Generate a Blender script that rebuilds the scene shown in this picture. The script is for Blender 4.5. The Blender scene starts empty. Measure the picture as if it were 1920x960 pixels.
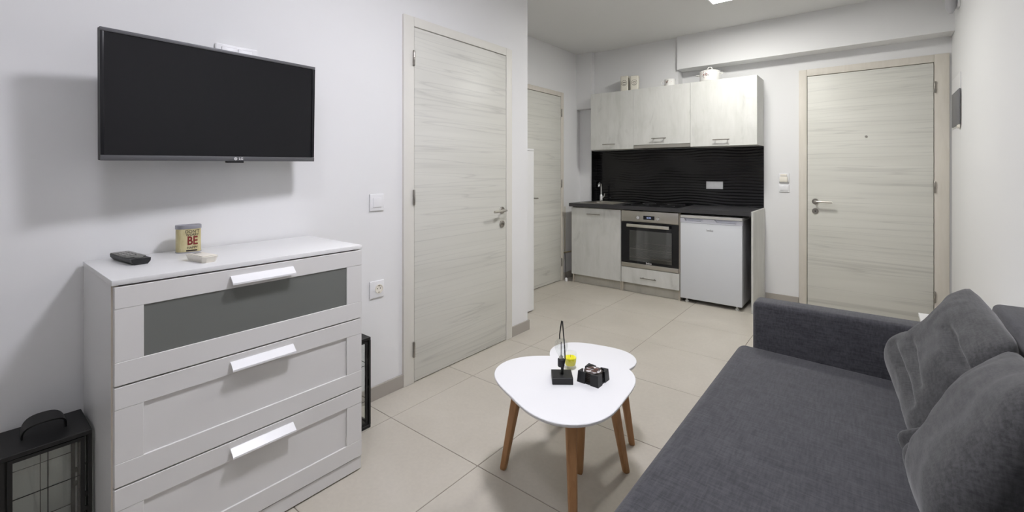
import bpy, bmesh, math, random
from mathutils import Vector, Matrix, noise
random.seed(7)
SC = bpy.context.scene
COL = SC.collection

# ------------------------------------------------------------------ camera
F_PX, HORIZON, CAM_H = 842.5, 321.5, 1.261
YAW = math.atan2(674, 842.5)
cam = bpy.data.cameras.new('camera')
cam.sensor_width = 36
cam.lens = F_PX / 1920 * 36
cam.shift_y = (HORIZON - 480) / 1920
cam.clip_start = 0.02
cam_o = bpy.data.objects.new('camera', cam)
cam_o.location = (0, 0, CAM_H)
cam_o.rotation_euler = (math.pi / 2, 0, YAW)
COL.objects.link(cam_o)
SC.camera = cam_o

# ------------------------------------------------------------------ world, exposure
world = bpy.data.worlds.new('world'); SC.world = world
world.use_nodes = True
world.node_tree.nodes['Background'].inputs[0].default_value = (0.02, 0.02, 0.022, 1)
SC.view_settings.view_transform = 'Standard'
SC.view_settings.look = 'None'
SC.view_settings.gamma = 1
SC.view_settings.use_curve_mapping = False
SC.view_settings.exposure = 0.0

LIVING_COL, LIVING_W = (0.925, 0.918, 1.0), 138.0      # ceiling panels over the living room (emission strength)
KITCHEN_COL, KITCHEN_W = (1.0, 0.99, 0.955), 124.0     # ceiling panel by the kitchen

# ------------------------------------------------------------------ helpers
OFF = {}
def tag(o, label=None, cat=None, group=None, kind=None):
    if label: o['label'] = label
    if cat: o['category'] = cat
    if group: o['group'] = group
    if kind: o['kind'] = kind
    return o
def thing(name, loc, label=None, cat=None, group=None, rz=0, local=False, kind=None, rx=0, ry=0):
    o = bpy.data.objects.new(name, None)
    o.empty_display_size = 0.05
    COL.objects.link(o)
    o.location = loc; o.rotation_euler = (rx, ry, rz)
    OFF[o] = Vector((0, 0, 0)) if local else Vector(loc)
    return tag(o, label, cat, group, kind)
def link(name, bm, mat, parent=None, smooth=False, loc=None):
    if bm.__class__ is bpy.types.Mesh: me = bm
    else:
        bmesh.ops.recalc_face_normals(bm, faces=bm.faces)
        me = bpy.data.meshes.new(name); bm.to_mesh(me); bm.free()
    if mat is not None and not me.materials: me.materials.append(mat)
    o = bpy.data.objects.new(name, me)
    COL.objects.link(o)
    if parent is not None:
        o.parent = parent
        off = OFF.get(parent, Vector((0, 0, 0)))
        OFF[o] = off
        if off.length: me.transform(Matrix.Translation(-off))
    elif loc is not None:
        me.transform(Matrix.Translation(-Vector(loc))); o.location = loc
        OFF[o] = Vector(loc)
    if smooth: set_smooth(me, smooth)
    return o
def set_smooth(me, angle=0.6):
    me.polygons.foreach_set('use_smooth', [True] * len(me.polygons))
    if angle is not True:
        bm = bmesh.new(); bm.from_mesh(me)
        for e in bm.edges:
            if len(e.link_faces) == 2 and e.calc_face_angle(0) > angle: e.smooth = False
        bm.to_mesh(me); bm.free()
def abox(bm, x0, x1, y0, y1, z0, z1, bev=0, seg=2):
    r = bmesh.ops.create_cube(bm, size=1)
    vs = r['verts']
    for v in vs:
        v.co = Vector(((x0 + x1) / 2 + v.co.x * (x1 - x0), (y0 + y1) / 2 + v.co.y * (y1 - y0), (z0 + z1) / 2 + v.co.z * (z1 - z0)))
    if bev:
        es = list({e for v in vs for e in v.link_edges})
        bmesh.ops.bevel(bm, geom=es, offset=bev, segments=seg, profile=0.5, affect='EDGES')
    return bm
def box(name, x0, x1, y0, y1, z0, z1, mat, parent=None, bev=0, seg=2, smooth=False, loc=None):
    bm = bmesh.new(); abox(bm, x0, x1, y0, y1, z0, z1, bev, seg)
    return link(name, bm, mat, parent, smooth or (0.6 if bev and seg > 1 else False), loc)
def boxes(name, lst, mat, parent=None, loc=None):
    bm = bmesh.new()
    for b in lst: abox(bm, *b)
    return link(name, bm, mat, parent, loc=loc)
def atube(bm, pts, r, n=8, cap=True):
    pts = [Vector(p) for p in pts]
    rings = []
    up = None
    for i, p in enumerate(pts):
        t = (pts[min(i + 1, len(pts) - 1)] - pts[max(i - 1, 0)]).normalized()
        if up is None:
            up = Vector((0, 0, 1)) if abs(t.z) < 0.9 else Vector((1, 0, 0))
        a = t.cross(up).normalized(); b = a.cross(t).normalized(); up = b
        rr = r[i] if isinstance(r, (list, tuple)) else r
        rings.append([bm.verts.new(p + (a * math.cos(2 * math.pi * k / n) + b * math.sin(2 * math.pi * k / n)) * rr) for k in range(n)])
    for i in range(len(rings) - 1):
        for k in range(n):
            bm.faces.new((rings[i][k], rings[i][(k + 1) % n], rings[i + 1][(k + 1) % n], rings[i + 1][k]))
    if cap:
        bm.faces.new(rings[0][::-1]); bm.faces.new(rings[-1])
    return bm
def tube(name, pts, r, mat, parent=None, n=8, smooth=0.7):
    bm = bmesh.new(); atube(bm, pts, r, n)
    return link(name, bm, mat, parent, smooth)
def alathe(bm, prof, c, n=32, axis='z', close=False):
    c = Vector(c); rings = []
    for r, h in prof:
        ring = []
        if r < 1e-6:
            ring = [bm.verts.new(c + ax(0, 0, h, axis))]
        else:
            for k in range(n):
                a = 2 * math.pi * k / n
                ring.append(bm.verts.new(c + ax(r * math.cos(a), r * math.sin(a), h, axis)))
        rings.append(ring)
    for A, B in zip(rings, rings[1:]):
        for k in range(n):
            if len(A) == 1 and len(B) == 1: continue
            if len(A) == 1: bm.faces.new((A[0], B[k], B[(k + 1) % n]))
            elif len(B) == 1: bm.faces.new((A[k], A[(k + 1) % n], B[0]))
            else: bm.faces.new((A[k], A[(k + 1) % n], B[(k + 1) % n], B[k]))
    return bm
def ax(u, v, w, axis):
    return Vector((u, v, w)) if axis == 'z' else Vector((w, u, v)) if axis == 'x' else Vector((u, w, v))
def lathe(name, prof, c, mat, parent=None, n=32, axis='z', smooth=0.6):
    bm = bmesh.new(); alathe(bm, prof, c, n, axis)
    return link(name, bm, mat, parent, smooth)
def aprism(bm, poly, d0, d1, plane='xy'):
    # poly: 2D points, extruded along the third axis from d0 to d1
    def P(p, d):
        return Vector((p[0], p[1], d)) if plane == 'xy' else Vector((p[0], d, p[1])) if plane == 'xz' else Vector((d, p[0], p[1]))
    a = [bm.verts.new(P(p, d0)) for p in poly]; b = [bm.verts.new(P(p, d1)) for p in poly]
    n = len(poly)
    bm.faces.new(a); bm.faces.new(b[::-1])
    for i in range(n): bm.faces.new((a[i], b[i], b[(i + 1) % n], a[(i + 1) % n]))
    return bm
def prism(name, poly, d0, d1, mat, parent=None, plane='xy', smooth=False, bev=0):
    bm = bmesh.new(); aprism(bm, poly, d0, d1, plane)
    if bev:
        bmesh.ops.bevel(bm, geom=[e for e in bm.edges if len(e.link_faces) == 2 and e.calc_face_angle(0) > 0.8], offset=bev, segments=2, affect='EDGES')
    return link(name, bm, mat, parent, smooth)
def text_mesh(txt, size, depth=0.0006, font_scale_x=1.0, bold=0.0):
    cu = bpy.data.curves.new('lettering', 'FONT')
    cu.body = txt; cu.size = size; cu.align_x = 'CENTER'; cu.align_y = 'CENTER'
    cu.extrude = depth; cu.offset = bold; cu.resolution_u = 3
    o = bpy.data.objects.new('lettering', cu); COL.objects.link(o)
    dg = bpy.context.evaluated_depsgraph_get()
    me = bpy.data.meshes.new_from_object(o.evaluated_get(dg))
    bpy.data.objects.remove(o); bpy.data.curves.remove(cu)
    if font_scale_x != 1: me.transform(Matrix.Diagonal((font_scale_x, 1, 1, 1)))
    me.materials.clear()
    return me
def lettering(name, txt, size, mat, parent, pos, right, up, **kw):
    me = text_mesh(txt, size, **kw)
    r = Vector(right).normalized(); u = Vector(up).normalized(); n = r.cross(u)
    M = Matrix((r, u, n)).transposed().to_4x4(); M.translation = Vector(pos)
    me.transform(M)
    return link(name, me, mat, parent)

# ------------------------------------------------------------------ materials
MATS = {}
def mat(name, col, rough=0.5, metal=0.0, spec=0.5, coat=0, emit=None, estr=0, alpha=1, trans=0, ior=1.45, sheen=0):
    m = bpy.data.materials.new(name); m.use_nodes = True
    p = m.node_tree.nodes['Principled BSDF']
    p.inputs['Base Color'].default_value = (*col, 1)
    p.inputs['Roughness'].default_value = rough
    p.inputs['Metallic'].default_value = metal
    p.inputs['Specular IOR Level'].default_value = spec
    p.inputs['Coat Weight'].default_value = coat
    p.inputs['Alpha'].default_value = alpha
    p.inputs['Transmission Weight'].default_value = trans
    p.inputs['IOR'].default_value = ior
    if sheen: p.inputs['Sheen Weight'].default_value = sheen; p.inputs['Sheen Roughness'].default_value = 0.5
    if emit:
        p.inputs['Emission Color'].default_value = (*emit, 1); p.inputs['Emission Strength'].default_value = estr
    MATS[name] = m
    return m
def nd(m, t, **kw):
    n = m.node_tree.nodes.new(t)
    for k, v in kw.items(): setattr(n, k, v)
    return n
def coords(m, scale, rot=(0, 0, 0), kind='Object'):
    tc = nd(m, 'ShaderNodeTexCoord'); mp = nd(m, 'ShaderNodeMapping')
    mp.inputs['Scale'].default_value = scale; mp.inputs['Rotation'].default_value = rot
    if kind == 'World':
        g = nd(m, 'ShaderNodeNewGeometry'); m.node_tree.links.new(g.outputs['Position'], mp.inputs['Vector'])
    else: m.node_tree.links.new(tc.outputs[kind], mp.inputs['Vector'])
    return mp.outputs['Vector']
def noise_node(m, vec, scale=1, detail=4, rough=0.5, dist=0):
    n = nd(m, 'ShaderNodeTexNoise')
    n.inputs['Scale'].default_value = scale; n.inputs['Detail'].default_value = detail
    n.inputs['Roughness'].default_value = rough; n.inputs['Distortion'].default_value = dist
    m.node_tree.links.new(vec, n.inputs['Vector'])
    return n.outputs['Fac']
def ramp(m, fac, stops):
    r = nd(m, 'ShaderNodeValToRGB')
    e = r.color_ramp.elements
    while len(e) < len(stops): e.new(0.5)
    for el, (p, c) in zip(e, stops):
        el.position = p; el.color = (*c, 1) if len(c) == 3 else c
    m.node_tree.links.new(fac, r.inputs['Fac'])
    return r.outputs['Color']
def mix(m, a, b, fac=0.5, mode='MIX'):
    n = nd(m, 'ShaderNodeMix', data_type='RGBA', blend_type=mode)
    for s, v in ((6, a), (7, b)):
        if isinstance(v, tuple): n.inputs[s].default_value = (*v, 1)
        else: m.node_tree.links.new(v, n.inputs[s])
    if isinstance(fac, (int, float)): n.inputs[0].default_value = fac
    else: m.node_tree.links.new(fac, n.inputs[0])
    return n.outputs[2]
def setc(m, out, name='Base Color'):
    m.node_tree.links.new(out, m.node_tree.nodes['Principled BSDF'].inputs[name])
def bump(m, h, strength=0.2, dist=0.002):
    b = nd(m, 'ShaderNodeBump')
    b.inputs['Strength'].default_value = strength; b.inputs['Distance'].default_value = dist
    m.node_tree.links.new(h, b.inputs['Height'])
    m.node_tree.links.new(b.outputs['Normal'], m.node_tree.nodes['Principled BSDF'].inputs['Normal'])

M_WALL = mat('wall_paint', (0.80, 0.80, 0.80), 0.85, spec=0.2)
bump(M_WALL, noise_node(M_WALL, coords(M_WALL, (1, 1, 1), kind='World'), 180, 3), 0.05, 0.001)
M_CEIL = mat('ceiling_paint', (0.76, 0.76, 0.75), 0.9, spec=0.1)
M_TILE = mat('floor_tile', (0.52, 0.48, 0.42), 0.32, spec=0.45)
v = coords(M_TILE, (1, 1, 1), kind='World')
n1 = noise_node(M_TILE, v, 2.2, 5, 0.6, 0.4); n2 = noise_node(M_TILE, v, 60, 2)
c1 = ramp(M_TILE, n1, [(0.3, (0.520, 0.482, 0.415)), (0.7, (0.585, 0.545, 0.475))])
setc(M_TILE, mix(M_TILE, c1, ramp(M_TILE, n2, [(0.35, (0.85, 0.85, 0.85)), (0.65, (1, 1, 1))]), 0.25, 'MULTIPLY'))
M_GROUT = mat('grout', (0.22, 0.19, 0.16), 0.9)
M_SKIRT = mat('skirting_tile', (0.40, 0.37, 0.33), 0.4)

def door_mat(name, ca, cb, line):
    m = mat(name, ca, 0.42, spec=0.4)
    a = noise_node(m, coords(m, (0.5, 0.5, 7), kind='World'), 1.6, 4, 0.5, 0.6)
    base = ramp(m, a, [(0.3, cb), (0.7, ca)])
    for sc, ns, wd, amt in (((0.26, 0.26, 8.5), 1.7, 0.030, 0.55), ((0.34, 0.34, 12), 1.3, 0.030, 0.30)):
        f = noise_node(m, coords(m, sc, kind='World'), ns, 1.6, 0.45, 0.35)
        ln = ramp(m, f, [(0.50 - wd, (1, 1, 1)), (0.50 - wd * 0.25, line), (0.50, (0.93, 0.93, 0.93)), (0.50 + wd, (1, 1, 1))])
        base = mix(m, base, ln, amt, 'MULTIPLY')
    setc(m, base)
    return m
M_DOOR = door_mat('pale_grained_door', (0.715, 0.71, 0.655), (0.66, 0.655, 0.60), (0.74, 0.74, 0.74))
M_CASE = mat('door_casing_laminate', (0.62, 0.575, 0.50), 0.5)
v = coords(M_CASE, (22, 22, 22), kind='Object')
setc(M_CASE, ramp(M_CASE, noise_node(M_CASE, coords(M_CASE, (14, 14, 2), kind='World'), 2.5, 3, 0.5, 0.3), [(0.3, (0.66, 0.62, 0.545)), (0.7, (0.71, 0.67, 0.60))]))
M_CASE2 = mat('door_casing_laminate_white', (0.74, 0.725, 0.67), 0.5)
def kitchen_mat(name, ca, cb, cc, sc=1.0):
    m = mat(name, ca, 0.5, spec=0.35)
    a = noise_node(m, coords(m, (3.5, 3.5, 1.1), kind='World'), 2.3, 5, 0.6, 0.6)
    b = noise_node(m, coords(m, (26, 26, 2.2), kind='World'), 2.0, 4, 0.6, 0.3)
    base = ramp(m, a, [(0.28, cb), (0.48, ca), (0.7, cc)])
    k = noise_node(m, coords(m, (4.5, 4.5, 1.8), kind='World'), 1.8, 5, 0.6, 0.8)
    streak = ramp(m, k, [(0.26, (0.70, 0.70, 0.69)), (0.42, (1, 1, 1))])
    base = mix(m, base, ramp(m, b, [(0.35, (0.93, 0.93, 0.92)), (0.6, (1, 1, 1))]), 0.4, 'MULTIPLY')
    setc(m, mix(m, base, streak, 0.55, 'MULTIPLY'))
    return m
M_KIT = kitchen_mat('whitewashed_oak', (0.66, 0.66, 0.63), (0.60, 0.605, 0.57), (0.71, 0.71, 0.685))
M_KBODY = mat('carcass_white', (0.62, 0.61, 0.57), 0.5)
M_KEDGE = mat('carcass_edge_beige', (0.55, 0.50, 0.42), 0.6)
M_PLINTH = kitchen_mat('plinth_oak', (0.50, 0.48, 0.42), (0.44, 0.42, 0.37), (0.54, 0.52, 0.46))
M_WORKTOP = mat('worktop_charcoal', (0.045, 0.044, 0.047), 0.38)
bump(M_WORKTOP, noise_node(M_WORKTOP, coords(M_WORKTOP, (1, 1, 1), kind='World'), 300, 2), 0.1, 0.0006)
M_SPLASH = mat('black_gloss_relief', (0.006, 0.006, 0.007), 0.17, spec=0.5)
M_HOB = mat('hob_glass', (0.008, 0.008, 0.009), 0.06)
M_MARK = mat('hob_marking', (0.16, 0.16, 0.17), 0.4)
M_STEEL = mat('brushed_steel', (0.52, 0.50, 0.46), 0.34, metal=1.0)
M_CHROME = mat('chrome', (0.75, 0.75, 0.76), 0.12, metal=1.0)
M_NICKEL = mat('satin_nickel', (0.36, 0.34, 0.31), 0.35, metal=1.0)
M_BLKG = mat('black_glass', (0.008, 0.008, 0.010), 0.08)
M_OVENIN = mat('oven_enamel', (0.32, 0.32, 0.32), 0.4)
M_RACK = mat('oven_rack_wire', (0.7, 0.68, 0.62), 0.3, metal=1.0)
M_WAPP = mat('appliance_white', (0.70, 0.72, 0.75), 0.4)
M_WTOP = mat('appliance_top_white', (0.80, 0.80, 0.76), 0.35)
M_GRIP = mat('fridge_grip_plastic', (0.72, 0.73, 0.80), 0.45)
M_FSIDE = mat('fridge_side_grey', (0.50, 0.50, 0.52), 0.5)
M_LOGO = mat('logo_silver', (0.35, 0.35, 0.36), 0.35, metal=0.5)
M_LOGOW = mat('logo_pale', (0.75, 0.75, 0.75), 0.5)
M_PLAST = mat('white_plastic', (0.82, 0.82, 0.83), 0.35)
M_CREAM = mat('cream_plastic', (0.84, 0.80, 0.71), 0.4)
M_DARKHOLE = mat('socket_hole', (0.03, 0.025, 0.02), 0.7)
M_DRES = mat('white_foil', (0.80, 0.80, 0.795), 0.30, spec=0.5)
M_DRESF = mat('white_drawer_front_shaded', (0.73, 0.72, 0.705), 0.42, spec=0.4)  # white fronts, albedo lowered to mimic the weaker light reaching them from above
M_DREDGE = mat('foil_edge', (0.70, 0.64, 0.55), 0.6)
M_FROST = mat('frosted_grey_glass', (0.165, 0.172, 0.160), 0.42, spec=0.6)
M_HANDW = mat('white_metal_handle', (0.86, 0.86, 0.87), 0.3)
M_TVF = mat('tv_frame', (0.014, 0.014, 0.016), 0.3, spec=0.3)
M_TVB = mat('tv_bezel_grey', (0.12, 0.12, 0.127), 0.45, metal=0.4)
M_TVS = mat('tv_screen', (0.012, 0.012, 0.0135), 0.22, spec=0.25)
M_BLK = mat('black_plastic', (0.014, 0.014, 0.015), 0.45)
M_BLKM = mat('black_metal', (0.012, 0.012, 0.012), 0.5)
M_TTOP = mat('table_white', (0.83, 0.83, 0.84), 0.28)
M_LEG = mat('beech_leg', (0.33, 0.17, 0.07), 0.5)
setc(M_LEG, ramp(M_LEG, noise_node(M_LEG, coords(M_LEG, (30, 30, 3)), 2, 4, 0.6, 0.4), [(0.3, (0.40, 0.20, 0.085)), (0.7, (0.52, 0.28, 0.125))]))

M_WAX = mat('yellow_wax', (0.90, 0.82, 0.0), 0.5)
M_COAST = mat('coaster_dark', (0.03, 0.022, 0.018), 0.35)
M_COASTP = mat('coaster_print', (0.2, 0.15, 0.12), 0.35)
vo = nd(M_COASTP, 'ShaderNodeTexVoronoi'); vo.inputs['Scale'].default_value = 95
M_COASTP.node_tree.links.new(coords(M_COASTP, (1, 1, 1)), vo.inputs['Vector'])
sep = nd(M_COASTP, 'ShaderNodeSeparateColor'); M_COASTP.node_tree.links.new(vo.outputs['Color'], sep.inputs[0])
setc(M_COASTP, ramp(M_COASTP, sep.outputs[0], [(0.0, (0.02, 0.02, 0.02)), (0.35, (0.10, 0.035, 0.02)), (0.55, (0.03, 0.03, 0.035)), (0.62, (0.30, 0.29, 0.30)), (0.85, (0.75, 0.73, 0.73))]))
M_TINY = mat('tin_yellow', (0.56, 0.50, 0.25), 0.42)
setc(M_TINY, ramp(M_TINY, noise_node(M_TINY, coords(M_TINY, (60, 60, 14)), 1, 4, 0.6, 0.5), [(0.35, (0.50, 0.42, 0.20)), (0.65, (0.66, 0.60, 0.36))]))
M_TINL = mat('tin_lid', (0.40, 0.40, 0.44), 0.35, metal=0.8)
M_TXTK = mat('print_black', (0.03, 0.02, 0.015), 0.6)
M_TXTR = mat('print_red', (0.20, 0.025, 0.02), 0.6)
M_REM = mat('remote_grey', (0.16, 0.16, 0.15), 0.45)
M_REMB = mat('remote_key', (0.30, 0.29, 0.28), 0.5)
M_ENAM = mat('white_enamel', (0.86, 0.85, 0.82), 0.25)
M_TIN = mat('cream_tin', (0.74, 0.71, 0.62), 0.4)
M_FLOWR = mat('flower_red', (0.40, 0.05, 0.04), 0.5)
M_FLOWG = mat('flower_dark', (0.10, 0.09, 0.07), 0.5)
M_FUSE = mat('fuse_box_grey', (0.17, 0.17, 0.18), 0.5)
M_CABLE = mat('cable_black', (0.03, 0.03, 0.03), 0.5)
M_PIPE = mat('pipe_yellow', (0.50, 0.42, 0.24), 0.5)
M_LAMPK = mat('led_panel_warm', (1, 1, 1), 0.5, emit=KITCHEN_COL, estr=KITCHEN_W)
M_LAMPL = mat('led_panel_cool', (1, 1, 1), 0.5, emit=LIVING_COL, estr=LIVING_W)
M_LAMPD = mat('led_panel_dim', (1, 1, 1), 0.5, emit=LIVING_COL, estr=LIVING_W * 0.26)
M_DISP = mat('oven_display', (0.006, 0.007, 0.014), 0.2)
M_DIGIT = mat('display_digits', (0.2, 0.25, 0.5), 0.5, emit=(0.55, 0.65, 1.0), estr=0.9)
# semi-clear pane used for the oven window and the lantern panes
def pane_mat(name, tint, gloss_rough, clear):
    m = bpy.data.materials.new(name); m.use_nodes = True
    nt = m.node_tree; nt.nodes.clear()
    out = nd(m, 'ShaderNodeOutputMaterial'); mx = nd(m, 'ShaderNodeMixShader')
    tr = nd(m, 'ShaderNodeBsdfTransparent'); gl = nd(m, 'ShaderNodeBsdfGlossy')
    tr.inputs[0].default_value = (*tint, 1); gl.inputs['Roughness'].default_value = gloss_rough
    mx.inputs[0].default_value = 1 - clear
    nt.links.new(tr.outputs[0], mx.inputs[1]); nt.links.new(gl.outputs[0], mx.inputs[2]); nt.links.new(mx.outputs[0], out.inputs[0])
    return m
M_PANE = pane_mat('lantern_glass', (0.97, 0.98, 0.97), 0.03, 0.955)
M_GLASS = pane_mat('clear_glass', (0.98, 0.985, 0.98), 0.02, 0.95)
M_OPANE = pane_mat('oven_window_glass', (0.72, 0.73, 0.72), 0.06, 0.87)
# sofa cloth
def cloth(name, ca, cb):
    m = mat(name, ca, 0.95, spec=0.15, sheen=0.25)
    a = noise_node(m, coords(m, (1, 1, 1)), 9, 5, 0.7, 0.3)
    s1 = noise_node(m, coords(m, (18, 150, 150)), 1, 3, 0.6, 0.2)
    s2 = noise_node(m, coords(m, (150, 18, 60)), 1, 3, 0.6, 0.2)
    base = ramp(m, a, [(0.3, ca), (0.7, cb)])
    sl = ramp(m, mix(m, s1, s2, 0.5, 'MIX'), [(0.38, (0.62, 0.62, 0.63)), (0.60, (1.25, 1.25, 1.24))])
    setc(m, mix(m, base, sl, 0.8, 'MULTIPLY'))
    w = noise_node(m, coords(m, (420, 420, 420)), 1, 2)
    bump(m, mix(m, mix(m, s1, s2, 0.5), w, 0.5), 0.35, 0.0015)
    return m
M_SOFA = cloth('sofa_cloth', (0.056, 0.056, 0.064), (0.072, 0.072, 0.080))
M_PILL = cloth('cushion_cloth', (0.062, 0.062, 0.064), (0.074, 0.074, 0.075))

# ================================================================== SETTING
XL, XA, XR, YB, YF, ZC = -2.145, -2.82, 0.50, 5.0, -2.2, 2.69
def struct(o): o['kind'] = 'structure'; return o
floor = struct(box('floor', -3.0, 0.7, -2.4, 5.2, -0.12, -0.002, M_GROUT))
tile_cache = {}
TS, J = 0.604, 0.0035
for i in range(-2, 6):
    for j in range(-7, 7):
        x0, x1 = -1.922 + TS * i + J / 2, -1.922 + TS * (i + 1) - J / 2
        y0, y1 = 1.411 + TS * j + J / 2, 1.411 + TS * (j + 1) - J / 2
        x0, x1, y0, y1 = max(x0, XA), min(x1, XR), max(y0, YF), min(y1, YB)
        if x1 - x0 < 0.01 or y1 - y0 < 0.01 or (x1 < XL and y1 < 2.88): continue
        key = (round(x1 - x0, 3), round(y1 - y0, 3))
        if key not in tile_cache:
            bm = bmesh.new(); abox(bm, -key[0] / 2, key[0] / 2, -key[1] / 2, key[1] / 2, -0.009, 0, 0.0012, 1)
            me = bpy.data.meshes.new('tile'); bm.to_mesh(me); bm.free(); me.materials.append(M_TILE)
            tile_cache[key] = me
        t = bpy.data.objects.new('tile', tile_cache[key]); COL.objects.link(t)
        t.parent = floor; t.location = ((x0 + x1) / 2, (y0 + y1) / 2, 0)
struct(box('ceiling', -3.0, 0.7, -2.4, 5.2, ZC, ZC + 0.1, M_CEIL))
struct(boxes('wall_left', [(XL - 0.2, XL, -2.4, 1.682, 0, ZC), (XL - 0.2, XL, 2.633, 2.88, 0, ZC), (XL - 0.2, XL, 1.682, 2.633, 2.155, ZC)], M_WALL))
struct(box('wall_return', XA - 0.18, XL - 0.2, 2.70, 2.88, 0, ZC, M_WALL))
struct(boxes('wall_alcove', [(XA - 0.18, XA, 2.88, 3.515, 0, ZC), (XA - 0.18, XA, 4.445, 5.2, 0, ZC), (XA - 0.18, XA, 3.515, 4.445, 2.15, ZC)], M_WALL))
struct(boxes('wall_back', [(XA, -0.500, YB, YB + 0.2, 0, ZC), (0.440, 0.7, YB, YB + 0.2, 0, ZC), (-0.500, 0.440, YB, YB + 0.2, 2.178, ZC)], M_WALL))
struct(box('wall_right', XR, XR + 0.2, YF - 0.2, YB, 0, ZC, M_WALL))
struct(box('wall_front', XL, XR, YF - 0.2, YF, 0, ZC, M_WALL))
struct(box('wall_pillar', XA, -2.652, 4.87, YB, 0, 2.015, M_WALL))
struct(box('beam_corner', XA, -2.61, 4.79, YB, 2.015, ZC, M_WALL))
struct(box('beam_cabinet', -2.61, -1.612, 4.86, YB, 2.165, ZC, M_WALL))
struct(box('beam_entrance', -1.612, XR, 4.815, YB, 2.343, ZC, M_WALL))
BB = 0.076
def skirt(name, *b): struct(box(name, *b, M_SKIRT, bev=0.0015, seg=1))
skirt('baseboard_left', XL, XL + 0.012, YF, 1.655, 0, BB)
struct(boxes('baseboard_corner', [(XL, XL + 0.012, 2.664, 2.892, 0, BB), (XL - 0.2, XL, 2.88, 2.892, 0, BB)], M_SKIRT))
skirt('baseboard_alcove', XA, XA + 0.012, 4.48, 4.87, 0, BB)
skirt('baseboard_back', -0.812, -0.536, YB - 0.012, YB, 0, BB)
skirt('baseboard_right', XR - 0.012, XR, YF, 4.96, 0, BB)
skirt('baseboard_front', XL + 0.012, XR - 0.012, YF, YF + 0.012, 0, BB)

# ------------------------------------------------------------------ doors
# A door is built in (along, out, z) and mapped to its wall.
def build_door(name, label, a0, a1, lead0, lead1, top, leaf_top, P, hinge_at, handle_a, lever_to, hinge_z, handle_z, lock_z, face_out=0.016, casing_mat=None, peep=None):
    root = thing(name, P(0.5 * (a0 + a1), 0, 0), label, None, kind='structure')
    def pbox(nm, u0, u1, o0, o1, z0, z1, m, par=root, bev=0):
        A, B = P(u0, o0, z0), P(u1, o1, z1)
        return box(nm, min(A[0], B[0]), max(A[0], B[0]), min(A[1], B[1]), max(A[1], B[1]), z0, z1, m, par, bev, 2)
    cm = casing_mat
    pbox('casing', a0, lead0 - 0.004, -0.02, face_out, 0, top, cm, bev=0.003)
    pbox('casing', lead1 + 0.004, a1, -0.02, face_out, 0, top, cm, bev=0.003)
    pbox('casing', lead0 - 0.004, lead1 + 0.004, -0.02, face_out, leaf_top + 0.005, top, cm, bev=0.003)
    pbox('jamb', lead0 - 0.03, lead0 - 0.005, -0.16, -0.021, 0, leaf_top + 0.02, cm)
    pbox('jamb', lead1 + 0.005, lead1 + 0.03, -0.16, -0.021, 0, leaf_top + 0.02, cm)
    leaf = pbox('door_leaf', lead0, lead1, -0.026, 0.013, 0.006, leaf_top, M_DOOR, bev=0.002)
    for hz in hinge_z:
        a = hinge_at
        lathe('hinge', [(0, -0.046), (0.005, -0.046), (0.007, -0.042), (0.007, -0.002), (0.0055, 0), (0.007, 0.002), (0.007, 0.042), (0.005, 0.046), (0, 0.046)], P(a, face_out + 0.006, hz), M_NICKEL, root, 12)
    # lever handle on a round rose, key rose below it
    hp = P(handle_a, 0.013, handle_z); axis = 'x' if abs(P(0, 1, 0)[0] - P(0, 0, 0)[0]) > 0.5 else 'y'
    sg = 1 if (P(0, 1, 0)[0] - P(0, 0, 0)[0]) + (P(0, 1, 0)[1] - P(0, 0, 0)[1]) > 0 else -1
    h = lathe('handle', [(0, 0), (0.026, 0), (0.026, 0.006 * sg), (0.023, 0.009 * sg), (0, 0.009 * sg)], hp, M_NICKEL, leaf, 28, axis)
    d = 1 if lever_to > handle_a else -1
    pts = [P(handle_a, 0.02, handle_z), P(handle_a, 0.052, handle_z), P(handle_a + 0.006 * d, 0.061, handle_z), P(handle_a + 0.02 * d, 0.064, handle_z), P(lever_to, 0.064, handle_z - 0.002)]
    tube('lever', pts, [0.009, 0.009, 0.009, 0.009, 0.0085], M_STEEL, h, 12)
    lp = P(handle_a, 0.013, lock_z)
    lk = lathe('key_rose', [(0, 0), (0.026, 0), (0.026, 0.006 * sg), (0.023, 0.009 * sg), (0.010, 0.009 * sg), (0.010, 0.013 * sg), (0, 0.013 * sg)], lp, M_NICKEL, leaf, 28, axis)
    A = P(handle_a - 0.0022, 0.026, lock_z - 0.008); B = P(handle_a + 0.0022, 0.0275, lock_z + 0.006)
    box('keyhole', min(A[0], B[0]), max(A[0], B[0]), min(A[1], B[1]), max(A[1], B[1]), lock_z - 0.010, lock_z + 0.006, M_DARKHOLE, lk)
    if peep:
        lathe('peephole', [(0, 0), (0.010, 0), (0.010, 0.003 * sg), (0.006, 0.004 * sg), (0, 0.002 * sg)], P(peep[0], 0.013, peep[1]), M_NICKEL, leaf, 16, axis)
    return root
build_door('door_1', 'tall pale grained door beside the white drawers', 1.652, 2.664, 1.733, 2.592, 2.184, 2.122, lambda a, o, z: (XL + o, a, z), 1.722, 2.545, 2.405, (1.936, 1.106, 0.201), 0.975, 0.875, casing_mat=M_CASE2)
build_door('door_2', 'pale grained door half hidden in the alcove beside the kitchen', 3.488, 4.472, 3.556, 4.412, 2.178, 2.122, lambda a, o, z: (XA + o, a, z), 4.420, 3.765, 3.885, (1.939, 1.122, 0.212), 0.980, 0.88, casing_mat=M_CASE)
build_door('door_3', 'pale grained entrance door with a peephole beyond the sofa', -0.533, 0.487, -0.466, 0.394, 2.210, 2.143, lambda a, o, z: (a, YB - o, z), 0.4005, -0.405, -0.275, (1.945, 1.133, 0.243), 0.985, 0.897, casing_mat=M_CASE, peep=(-0.036, 1.566))

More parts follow.
